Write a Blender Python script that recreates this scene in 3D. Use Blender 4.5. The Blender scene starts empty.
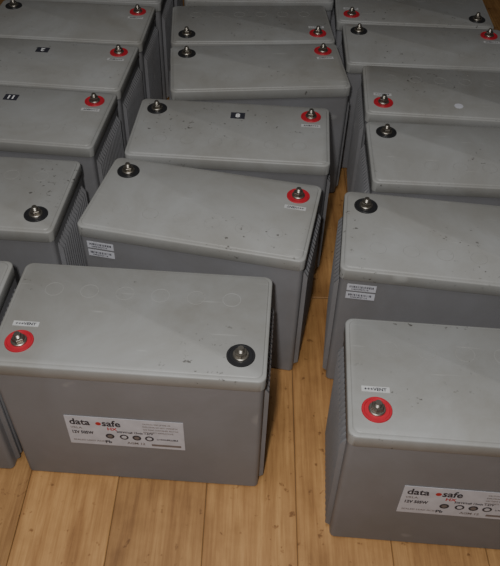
import bpy, bmesh, math, random
from mathutils import Vector, Matrix
random.seed(4)
scene=bpy.context.scene
H=0.2537; HL=0.170; HW=0.0898

# ---------------------------------------------------------------- materials
def new_mat(name):
    m=bpy.data.materials.new(name); m.use_nodes=True
    nt=m.node_tree; b=nt.nodes['Principled BSDF']
    return m,nt,b
def simple(name,col,rough=0.5,metal=0.0):
    m,nt,b=new_mat(name)
    n=nt.nodes.new('ShaderNodeTexNoise'); n.inputs['Scale'].default_value=60
    r=nt.nodes.new('ShaderNodeValToRGB')
    r.color_ramp.elements[0].position=0.3; r.color_ramp.elements[1].position=0.7
    r.color_ramp.elements[0].color=(*[c*0.85 for c in col],1); r.color_ramp.elements[1].color=(*col,1)
    tc=nt.nodes.new('ShaderNodeTexCoord')
    nt.links.new(tc.outputs['Object'],n.inputs['Vector'])
    nt.links.new(n.outputs['Fac'],r.inputs['Fac']); nt.links.new(r.outputs['Color'],b.inputs['Base Color'])
    b.inputs['Roughness'].default_value=rough; b.inputs['Metallic'].default_value=metal
    return m
def plastic(name,col,scuff=0.5,rough=0.5,lo=0.64,dust=1.0):
    m,nt,b=new_mat(name); N=nt.nodes; K=nt.links
    tc=N.new('ShaderNodeTexCoord'); oi=N.new('ShaderNodeObjectInfo')
    mul=N.new('ShaderNodeMath'); mul.operation='MULTIPLY'; mul.inputs[1].default_value=37.0
    K.new(oi.outputs['Random'],mul.inputs[0])
    add=N.new('ShaderNodeVectorMath'); add.operation='ADD'
    K.new(tc.outputs['Object'],add.inputs[0]); K.new(mul.outputs[0],add.inputs[1])
    def noise(s,d,rg=0.5,vec=None,dist=0.0):
        n=N.new('ShaderNodeTexNoise'); n.inputs['Scale'].default_value=s; n.inputs['Detail'].default_value=d; n.inputs['Roughness'].default_value=rg
        n.inputs['Distortion'].default_value=dist
        K.new(vec or add.outputs[0],n.inputs['Vector']); return n
    n1=noise(6,7,0.65,dist=0.4)
    r1=N.new('ShaderNodeValToRGB'); e=r1.color_ramp.elements
    d=dust
    e[0].position=0.3; e[0].color=(col[0]*(1-.22*d),col[1]*(1-.26*d),col[2]*(1-.32*d),1); e[1].position=0.66; e[1].color=(*[c*1.05 for c in col],1)
    K.new(n1.outputs['Fac'],r1.inputs['Fac'])
    # dark specks, masked by a larger noise so they cluster
    n2=noise(110,3,0.65); nm=noise(8,2)
    r2=N.new('ShaderNodeValToRGB'); e=r2.color_ramp.elements
    e[0].position=lo; e[0].color=(0,0,0,1); e[1].position=lo+0.05; e[1].color=(scuff,scuff,scuff,1)
    K.new(n2.outputs['Fac'],r2.inputs['Fac'])
    rm=N.new('ShaderNodeValToRGB'); e=rm.color_ramp.elements
    e[0].position=0.50; e[0].color=(0,0,0,1); e[1].position=0.60; e[1].color=(1,1,1,1)
    K.new(nm.outputs['Fac'],rm.inputs['Fac'])
    mk=N.new('ShaderNodeMath'); mk.operation='MULTIPLY'
    K.new(r2.outputs['Color'],mk.inputs[0]); K.new(rm.outputs['Color'],mk.inputs[1])
    mx=N.new('ShaderNodeMixRGB'); mx.inputs['Color2'].default_value=(0.04,0.034,0.028,1)
    K.new(mk.outputs[0],mx.inputs['Fac']); K.new(r1.outputs['Color'],mx.inputs['Color1'])
    # scratches: strongly stretched noise
    mp=N.new('ShaderNodeMapping'); mp.inputs['Scale'].default_value=(9,170,9); mp.inputs['Rotation'].default_value=(0,0,0.6)
    K.new(add.outputs[0],mp.inputs['Vector'])
    n4=noise(1.5,2,0.5,mp.outputs[0])
    r4=N.new('ShaderNodeValToRGB'); e=r4.color_ramp.elements
    e[0].position=0.71; e[0].color=(0,0,0,1); e[1].position=0.76; e[1].color=(0.35,0.35,0.35,1)
    K.new(n4.outputs['Fac'],r4.inputs['Fac'])
    mx2=N.new('ShaderNodeMixRGB'); mx2.inputs['Color2'].default_value=(0.5,0.5,0.48,1)
    K.new(r4.outputs['Color'],mx2.inputs['Fac']); K.new(mx.outputs['Color'],mx2.inputs['Color1'])
    # per unit tone
    hv=N.new('ShaderNodeMapRange'); hv.inputs['To Min'].default_value=0.93; hv.inputs['To Max'].default_value=1.06
    K.new(oi.outputs['Random'],hv.inputs['Value'])
    sc=N.new('ShaderNodeVectorMath'); sc.operation='SCALE'
    K.new(mx2.outputs['Color'],sc.inputs[0]); K.new(hv.outputs[0],sc.inputs['Scale'])
    K.new(sc.outputs[0],b.inputs['Base Color'])
    n3=noise(900,1,0.5,tc.outputs['Object'])
    bp=N.new('ShaderNodeBump'); bp.inputs['Strength'].default_value=0.12; bp.inputs['Distance'].default_value=0.001
    K.new(n3.outputs['Fac'],bp.inputs['Height']); K.new(bp.outputs['Normal'],b.inputs['Normal'])
    b.inputs['Roughness'].default_value=rough
    return m
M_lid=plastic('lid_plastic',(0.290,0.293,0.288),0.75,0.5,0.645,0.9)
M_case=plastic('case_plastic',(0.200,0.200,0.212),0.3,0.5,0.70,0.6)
M_red=simple('red_ring',(0.45,0.016,0.03),0.5)
M_blk=simple('black_ring',(0.02,0.02,0.022),0.4)
M_steel=simple('terminal_steel',(0.45,0.42,0.37),0.42,1.0)
M_brass=simple('terminal_dark_lead',(0.22,0.20,0.17),0.45,0.9)
M_white=simple('label_paper',(0.58,0.58,0.63),0.5)
M_sticker=simple('sticker_paper',(0.50,0.50,0.50),0.55)
M_ink=simple('label_ink',(0.03,0.03,0.042),0.6)
M_inkred=simple('label_red_ink',(0.5,0.03,0.03),0.6)
M_grayink=simple('label_gray_ink',(0.20,0.17,0.16),0.6)
M_digit=simple('digit_white',(0.8,0.8,0.8),0.6)

def wood():
    m,nt,b=new_mat('wood_planks'); N=nt.nodes; K=nt.links
    tc=N.new('ShaderNodeTexCoord')
    geo=N.new('ShaderNodeNewGeometry')
    sc=N.new('ShaderNodeMath'); sc.operation='MULTIPLY'; sc.inputs[1].default_value=50
    K.new(geo.outputs['Random Per Island'],sc.inputs[0])
    add=N.new('ShaderNodeVectorMath'); add.operation='ADD'
    K.new(tc.outputs['Object'],add.inputs[0]); K.new(sc.outputs[0],add.inputs[1])
    def ramp(src,p0,c0,p1,c1):
        r=N.new('ShaderNodeValToRGB'); e=r.color_ramp.elements
        e[0].position=p0; e[0].color=(*c0,1); e[1].position=p1; e[1].color=(*c1,1)
        K.new(src,r.inputs['Fac']); return r.outputs['Color']
    def mult(a,c):
        mm=N.new('ShaderNodeMixRGB'); mm.blend_type='MULTIPLY'; mm.inputs['Fac'].default_value=1
        K.new(a,mm.inputs['Color1']); K.new(c,mm.inputs['Color2']); return mm.outputs['Color']
    def noise(vec,s,d,rg=0.55,dist=0.0):
        n=N.new('ShaderNodeTexNoise'); n.inputs['Scale'].default_value=s; n.inputs['Detail'].default_value=d
        n.inputs['Roughness'].default_value=rg; n.inputs['Distortion'].default_value=dist
        K.new(vec,n.inputs['Vector']); return n.outputs['Fac']
    mp=N.new('ShaderNodeMapping'); mp.inputs['Scale'].default_value=(14,1.1,14)
    K.new(add.outputs[0],mp.inputs['Vector'])
    g=noise(mp.outputs[0],3.2,8,0.6,0.9)
    c=ramp(g,0.3,(0.31,0.155,0.052),0.72,(0.50,0.285,0.110))
    c=mult(c,ramp(geo.outputs['Random Per Island'],0.0,(0.90,0.90,0.90),1.0,(1.05,1.03,1.0)))
    c=mult(c,ramp(noise(add.outputs[0],6,7,0.65),0.3,(0.62,0.57,0.50),0.62,(1,1,1)))
    mp3=N.new('ShaderNodeMapping'); mp3.inputs['Scale'].default_value=(60,3,60)
    K.new(add.outputs[0],mp3.inputs['Vector'])
    c=mult(c,ramp(noise(mp3.outputs[0],4,4,0.6),0.35,(0.82,0.78,0.72),0.6,(1.03,1.03,1.03)))
    c=mult(c,ramp(noise(add.outputs[0],70,3,0.6),0.28,(0.5,0.42,0.34),0.36,(1,1,1)))
    v=N.new('ShaderNodeTexVoronoi'); v.inputs['Scale'].default_value=1.0
    mp2=N.new('ShaderNodeMapping'); mp2.inputs['Scale'].default_value=(6.5,3.2,1)
    K.new(add.outputs[0],mp2.inputs['Vector']); K.new(mp2.outputs[0],v.inputs['Vector'])
    c=mult(c,ramp(v.outputs['Distance'],0.03,(0.5,0.36,0.26),0.09,(1,1,1)))
    K.new(c,b.inputs['Base Color'])
    bp=N.new('ShaderNodeBump'); bp.inputs['Strength'].default_value=0.3; bp.inputs['Distance'].default_value=0.002
    K.new(g,bp.inputs['Height']); K.new(bp.outputs['Normal'],b.inputs['Normal'])
    b.inputs['Roughness'].default_value=0.6
    return m
M_wood=wood()
M_wall=simple('wall_paint',(0.22,0.22,0.22),0.8)
M_gap=simple('subfloor_dark',(0.15,0.09,0.045),0.9)

# ---------------------------------------------------------------- mesh helpers
def mesh_obj(name,bm,mats,smooth=True,parent=None):
    me=bpy.data.meshes.new(name); bm.to_mesh(me); bm.free()
    for m in mats: me.materials.append(m)
    if smooth:
        for p in me.polygons: p.use_smooth=True
        me.set_sharp_from_angle(angle=math.radians(38))
    return me
def rrect(hx,hy,r,z,seg=6):
    pts=[]
    for cx,cy,a0 in ((hx-r,hy-r,0),(-hx+r,hy-r,90),(-hx+r,-hy+r,180),(hx-r,-hy+r,270)):
        for i in range(seg+1):
            a=math.radians(a0+90*i/seg)
            pts.append((cx+r*math.cos(a),cy+r*math.sin(a),z))
    return pts
def loft(bm,rings,cap0=True,cap1=True,mat=0):
    vs=[[bm.verts.new(p) for p in R] for R in rings]
    n=len(vs[0])
    for a,b in zip(vs,vs[1:]):
        for i in range(n):
            f=bm.faces.new((a[i],a[(i+1)%n],b[(i+1)%n],b[i])); f.material_index=mat
    if cap0: bm.faces.new(vs[0][::-1]).material_index=mat
    if cap1: bm.faces.new(vs[-1]).material_index=mat
def lathe(bm,prof,seg,cx=0,cy=0,mat=0,caps=True):
    rings=[[(cx+r*math.cos(2*math.pi*i/seg),cy+r*math.sin(2*math.pi*i/seg),z) for i in range(seg)] for r,z in prof]
    loft(bm,rings,caps,caps,mat)
def box(bm,x0,x1,y0,y1,z0,z1,mat=0):
    loft(bm,[[(x0,y0,z),(x1,y0,z),(x1,y1,z),(x0,y1,z)] for z in (z0,z1)],mat=mat)

# case (jar)
bm=bmesh.new()
zs=0.234
YB=0.0865; YT=0.0880          # case half width bottom / top
XB=0.1665; XT=0.1682
loft(bm,[rrect(XB-0.002,YB-0.002,0.006,0.0),rrect(XB,YB,0.007,0.0025),
         rrect(XT,YT,0.008,zs)])
for s in (-1,1):
    n=17
    for i in range(n):
        y=-0.070+0.140*i/(n-1)
        def xx(z): return XB+(XT-XB)*z/zs
        rings=[]
        for z,ex in ((0.004,0.0),(0.010,0.0065),(0.206,0.0065),(0.216,0.0)):
            x=xx(z)
            pts=[(s*(x-0.003),y-0.0028,z),(s*(x+ex),y-0.0015,z),(s*(x+ex),y+0.0015,z),(s*(x-0.003),y+0.0028,z)]
            if s<0: pts=pts[::-1]
            rings.append(pts)
        loft(bm,rings)
me_case=mesh_obj('case',bm,[M_case])

# lid
bm=bmesh.new()
R=0.0105
loft(bm,[rrect(0.1670,0.0868,R-0.002,zs-0.004),rrect(0.1694,0.0892,R,zs-0.002),rrect(0.1700,0.0898,R,zs-0.001),
         rrect(0.1700,0.0898,R,H-0.0042),rrect(0.1696,0.0894,R,H-0.0028),rrect(0.1688,0.0886,R,H-0.0021),
         rrect(0.1655,0.0853,R-0.001,H-0.0019),rrect(0.1649,0.0847,R-0.001,H-0.0006),rrect(0.1640,0.0838,R-0.001,H)])
me_lid=mesh_obj('lid',bm,[M_lid])
# vent plugs: very shallow rings, far side from the terminals (flat shaded)
bm=bmesh.new()
for i in range(6):
    x=-0.118+0.236*i/5
    lathe(bm,[(0.0121,H-0.0002),(0.0120,H+0.00015),(0.0115,H+0.00015),(0.0114,H-0.0002)],36,x,0.040,caps=False)
me_vent=mesh_obj('vent_plugs',bm,[M_lid],False)

def terminal(name,ring):
    bm=bmesh.new()
    lathe(bm,[(0.0178,-0.001),(0.0178,0.0012),(0.0172,0.0020),(0.0150,0.0020),(0.0143,0.0011),(0.0085,0.0011)],40,mat=0)
    lathe(bm,[(0.0100,0.0005),(0.0100,0.0032),(0.0092,0.0040),(0.0060,0.0040)],32,mat=1)
    lathe(bm,[(0.0076,0.0035),(0.0080,0.0042),(0.0080,0.0084),(0.0072,0.0092),(0.004,0.0092)],6,mat=2)
    prof=[(0.0042,0.008)]
    z=0.009
    while z<0.0145:
        prof+= [(0.0042,z),(0.0037,z+0.0005)]; z+=0.001
    prof+=[(0.0034,0.0155),(0.0001,0.0155)]
    lathe(bm,prof,20,mat=1)
    return mesh_obj(name,bm,[ring,M_steel,M_brass])
me_tr=terminal('terminal_red',M_red); me_tb=terminal('terminal_black',M_blk)

# text helper -> mesh
def text_bm(bm,s,size,x,y,mat,z=0.0003,bold=0.0,align='LEFT',sx=1.0):
    cu=bpy.data.curves.new('t','FONT'); cu.body=s; cu.size=size; cu.align_x=align; cu.offset=bold; cu.fill_mode='FRONT'
    cu.resolution_u=2
    ob=bpy.data.objects.new('t',cu); scene.collection.objects.link(ob)
    dg=bpy.context.evaluated_depsgraph_get(); dg.update()
    me=bpy.data.meshes.new_from_object(ob.evaluated_get(dg))
    for v in me.vertices: v.co=Vector((v.co.x*sx+x,v.co.y+y,z))
    n0=len(bm.faces)
    bm.from_mesh(me)
    bm.faces.ensure_lookup_table()
    for f in bm.faces[n0:]: f.material_index=mat
    bpy.data.objects.remove(ob); bpy.data.meshes.remove(me); bpy.data.curves.remove(cu)
def plate(bm,hx,hy,mat,x=0,y=0,z0=-0.0002,z1=0.0002):
    box(bm,x-hx,x+hx,y-hy,y+hy,z0,z1,mat)
def disc(bm,r,x,y,mat,z=0.0003):
    vs=[bm.verts.new((x+r*math.cos(t*math.pi/8),y+r*math.sin(t*math.pi/8),z)) for t in range(16)]
    bm.faces.new(vs).material_index=mat

# main front label (XY plane, later rotated upright)
bm=bmesh.new()
plate(bm,0.0780,0.0325,0)
text_bm(bm,"data",0.0190,-0.073,0.0135,1,bold=0.0005,sx=0.85)
disc(bm,0.0038,-0.0345,0.0180,2)
text_bm(bm,"safe",0.0190,-0.0300,0.0135,1,bold=0.0005,sx=0.85)
text_bm(bm,"HX",0.0090,-0.024,0.0042,2,bold=0.0003)
text_bm(bm,"12V 505W",0.0092,-0.073,-0.0075,1,bold=0.0004,sx=0.72)
text_bm(bm,"VRLA",0.0065,-0.073,0.0040,3,bold=0.0001)
text_bm(bm,"SEALED LEAD ACID",0.0050,-0.073,-0.0250,3,bold=0.0001)
for i,x in enumerate((-0.022,-0.003,0.014,0.031)):
    disc(bm,0.0060,x,-0.0100,1); disc(bm,0.0036,x,-0.0100,0 if i%2 else 3,0.0004)
text_bm(bm,"505W/cell 15min 1.67V",0.0060,-0.012,-0.0005,1,bold=0.0002,sx=0.85)
for k,t in enumerate(("CAUTION: RISK OF FIRE OR","EXPLOSION, DO NOT CHARGE IN","GAS TIGHT CONTAINER. RECYCLE","READ SAFETY INSTRUCTIONS")):
    text_bm(bm,t,0.0044,0.024,0.0225-k*0.0064,3,bold=0.00012,sx=0.68)
text_bm(bm,"Li NON-SPILLABLE",0.0050,0.041,-0.0120,1,bold=0.0002,sx=0.7)
plate(bm,0.020,0.0024,3,0.053,-0.0250,0.0,0.00035)
text_bm(bm,"Pb",0.009,-0.030,-0.027,1,bold=0.0003)
text_bm(bm,"AGM 12",0.007,0.000,-0.026,3,bold=0.0002)
me_label=mesh_obj('label',bm,[M_white,M_ink,M_inkred,M_grayink],False)
# barcode stickers
def barcode(name,two):
    bm=bmesh.new(); random.seed(7)
    for k,y0 in enumerate((0.008,-0.008) if two else (0.0,)):
        plate(bm,0.0205,0.0062,0,0,y0)
        x=-0.017
        while x<0.016:
            w=random.choice((0.0005,0.0009,0.0014)); plate(bm,w/2,0.0020,1,x+w/2,y0+0.0015,0,0.0003); x+=w+random.choice((0.0007,0.0012))
        text_bm(bm,"H4053927114",0.0042,-0.014,y0-0.0046,1,bold=0.0001)
    return mesh_obj(name,bm,[M_white,M_ink],False)
me_bar2=barcode('barcode_sticker',True); me_bar1=barcode('barcode_sticker_single',False)
bm=bmesh.new(); plate(bm,0.0165,0.0040,0); text_bm(bm,"+++VENT",0.0062,-0.0135,-0.0022,1,bold=0.0002)
me_small=mesh_obj('terminal_sticker',bm,[M_sticker,M_ink],False)
def number(s):
    bm=bmesh.new(); plate(bm,0.0125,0.0095,0); text_bm(bm,s,0.016,0,-0.0055,1,bold=0.0006,align='CENTER')
    return mesh_obj('number_sticker_'+s,bm,[M_ink,M_digit],False)

# ---------------------------------------------------------------- battery placement
def child(par,name,me,loc,rot=(0,0,0)):
    o=bpy.data.objects.new(name,me); scene.collection.objects.link(o)
    o.parent=par; o.location=loc; o.rotation_euler=rot
    return o
BAT=[
 ('A',-0.143,0.605,-0.048,0,{}),
 ('A0',-0.499,0.620,-0.034,0,{}),
 ('C',-0.074,0.838,-0.191,1,{'bar':2}),
 ('D',-0.040,1.046,-0.050,1,{'num':('8',0.008,0.044)}),
 ('E',0.003,1.275,0.100,1,{'bar':1}),
 ('F',-0.013,1.462,0.075,0,{'mir':1}),
 ('B',0.289,0.517,-0.055,0,{}),
 ('G',0.303,0.776,-0.113,1,{'bar':2}),
 ('H',0.363,0.992,-0.033,1,{'bar':1}),
 ('I',0.374,1.193,-0.058,0,{'chip':1}),
 ('J',0.351,1.380,-0.022,1,{}),
 ('K',0.345,1.565,-0.035,0,{}),
 ('M',-0.453,0.863,-0.054,0,{}),
 ('N',-0.430,1.083,-0.083,1,{'num':('11',-0.015,0.046),'flip':1}),
 ('O',-0.414,1.268,-0.072,1,{'num':('2',-0.015,0.044),'flip':1}),
 ('P',-0.400,1.452,-0.046,1,{}),
 ('Q',-0.385,1.645,-0.03,1,{}),
 ('R',0.0,1.665,0.03,1,{}),
 ('S',0.345,1.765,0.0,1,{}),
 ('T',-0.38,1.84,0.0,1,{}),
 ('U',-0.01,1.86,0.0,0,{}),
]
for nm,x,y,yaw,rot,o in BAT:
    e=bpy.data.objects.new('lead_acid_battery',None); scene.collection.objects.link(e)
    e.empty_display_size=0.05
    e.location=(x,y,0.0); e.rotation_euler=(0,0,yaw+(math.pi if rot else 0))
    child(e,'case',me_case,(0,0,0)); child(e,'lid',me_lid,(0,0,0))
    child(e,'vent_plugs',me_vent,(0,0,0))
    sg=-1 if not o.get('mir') else 1
    child(e,'terminal_positive',me_tr,(sg*0.137,-0.053,H),(0,0,random.random()))
    child(e,'terminal_negative',me_tb,(-sg*0.137,-0.053,H),(0,0,random.random()))
    child(e,'terminal_sticker',me_small,(sg*0.137,-0.024,H+0.0003))
    zc=0.120
    yy=lambda z: YB+(YT-YB)*(z-0.0025)/(zs-0.0025)+0.0006
    dr=math.atan((YT-YB)/zs)
    child(e,'front_label',me_label,(-0.012,-yy(zc),zc),(math.pi/2+dr,0,0))
    if o.get('bar'):
        zc=0.210
        child(e,'barcode',me_bar2 if o['bar']==2 else me_bar1,(0.136,yy(zc),zc),(math.pi/2-dr,0,math.pi))
    if o.get('num'):
        s,a,b=o['num']
        if rot: a,b=-a,-b
        child(e,'number_sticker',number(s),(a,b,H+0.0005),(0,0,0 if (not rot or o.get('flip')) else math.pi))
    if o.get('chip'):
        bm=bmesh.new(); lathe(bm,[(0.008,0),(0.008,0.0006),(0.0001,0.0006)],20)
        child(e,'round_sticker',mesh_obj('round_sticker',bm,[M_white]),(0.0,-0.05,H))

# ---------------------------------------------------------------- room
bm=bmesh.new()
pw=0.128; x=-1.6+0.01; random.seed(11)
while x<1.7:
    y=-1.3-random.random()
    while y<3.0:
        ln=random.choice((1.8,2.2,2.6))
        x0,x1,y0,y1=x+0.0004,x+pw-0.0004,max(y+0.001,-1.3),min(y+ln-0.001,3.0)
        if y1>y0:
            loft(bm,[[(x0,y0,-0.02),(x1,y0,-0.02),(x1,y1,-0.02),(x0,y1,-0.02)],
                 [(x0,y0,-0.0008),(x1,y0,-0.0008),(x1,y1,-0.0008),(x0,y1,-0.0008)],
                 [(x0+.0008,y0+.001,0),(x1-.0008,y0+.001,0),(x1-.0008,y1-.001,0),(x0+.0008,y1-.001,0)]])
        y+=ln
    x+=pw
box(bm,-1.7,1.8,-1.4,3.1,-0.05,-0.0025,1)
fl=bpy.data.objects.new('floor',mesh_obj('floor',bm,[M_wood,M_gap],False)); scene.collection.objects.link(fl)
def slab(name,x0,x1,y0,y1,z0,z1,m):
    bm=bmesh.new(); box(bm,x0,x1,y0,y1,z0,z1)
    o=bpy.data.objects.new(name,mesh_obj(name,bm,[m],False)); scene.collection.objects.link(o); return o
slab('wall_back',-1.7,1.8,3.0,3.1,-0.05,2.5,M_wall)
slab('wall_front',-1.7,1.8,-1.4,-1.3,-0.05,2.5,M_wall)
slab('wall_left',-1.7,-1.6,-1.3,3.0,-0.05,2.5,M_wall)
slab('wall_right',1.7,1.8,-1.3,3.0,-0.05,2.5,M_wall)
slab('ceiling',-1.7,1.8,-1.4,3.1,2.5,2.6,M_wall)

# ---------------------------------------------------------------- lights
def area(name,loc,size,power,col,target):
    l=bpy.data.lights.new(name,'AREA'); l.shape='SQUARE'; l.size=size; l.energy=power; l.color=col
    o=bpy.data.objects.new(name,l); scene.collection.objects.link(o); o.location=loc
    o.rotation_euler=(Vector(target)-Vector(loc)).to_track_quat('-Z','Y').to_euler()
    return o
area('ceiling_light',(-0.2,0.4,2.4),0.6,16,(1.0,0.995,0.98),(-0.15,0.5,0))
area('phone_flash',(-0.06,0.0,1.0),0.04,7.6,(1.0,0.99,0.97),(-0.06,0.62,0.1))

w=bpy.data.worlds.new('World'); scene.world=w; w.use_nodes=True
w.node_tree.nodes['Background'].inputs['Color'].default_value=(0.5,0.52,0.55,1)
w.node_tree.nodes['Background'].inputs['Strength'].default_value=0.2

# ---------------------------------------------------------------- camera
cd=bpy.data.cameras.new('Camera'); cam=bpy.data.objects.new('Camera',cd); scene.collection.objects.link(cam)
cd.sensor_fit='HORIZONTAL'; cd.sensor_width=36; cd.lens=704.1/500*36; cd.clip_start=0.02
th=0.7835; roll=0.0281
cam.matrix_world=Matrix.Translation((0,0,0.923))@Matrix.Rotation(math.pi/2-th,4,'X')@Matrix.Rotation(roll,4,'Z')
scene.camera=cam
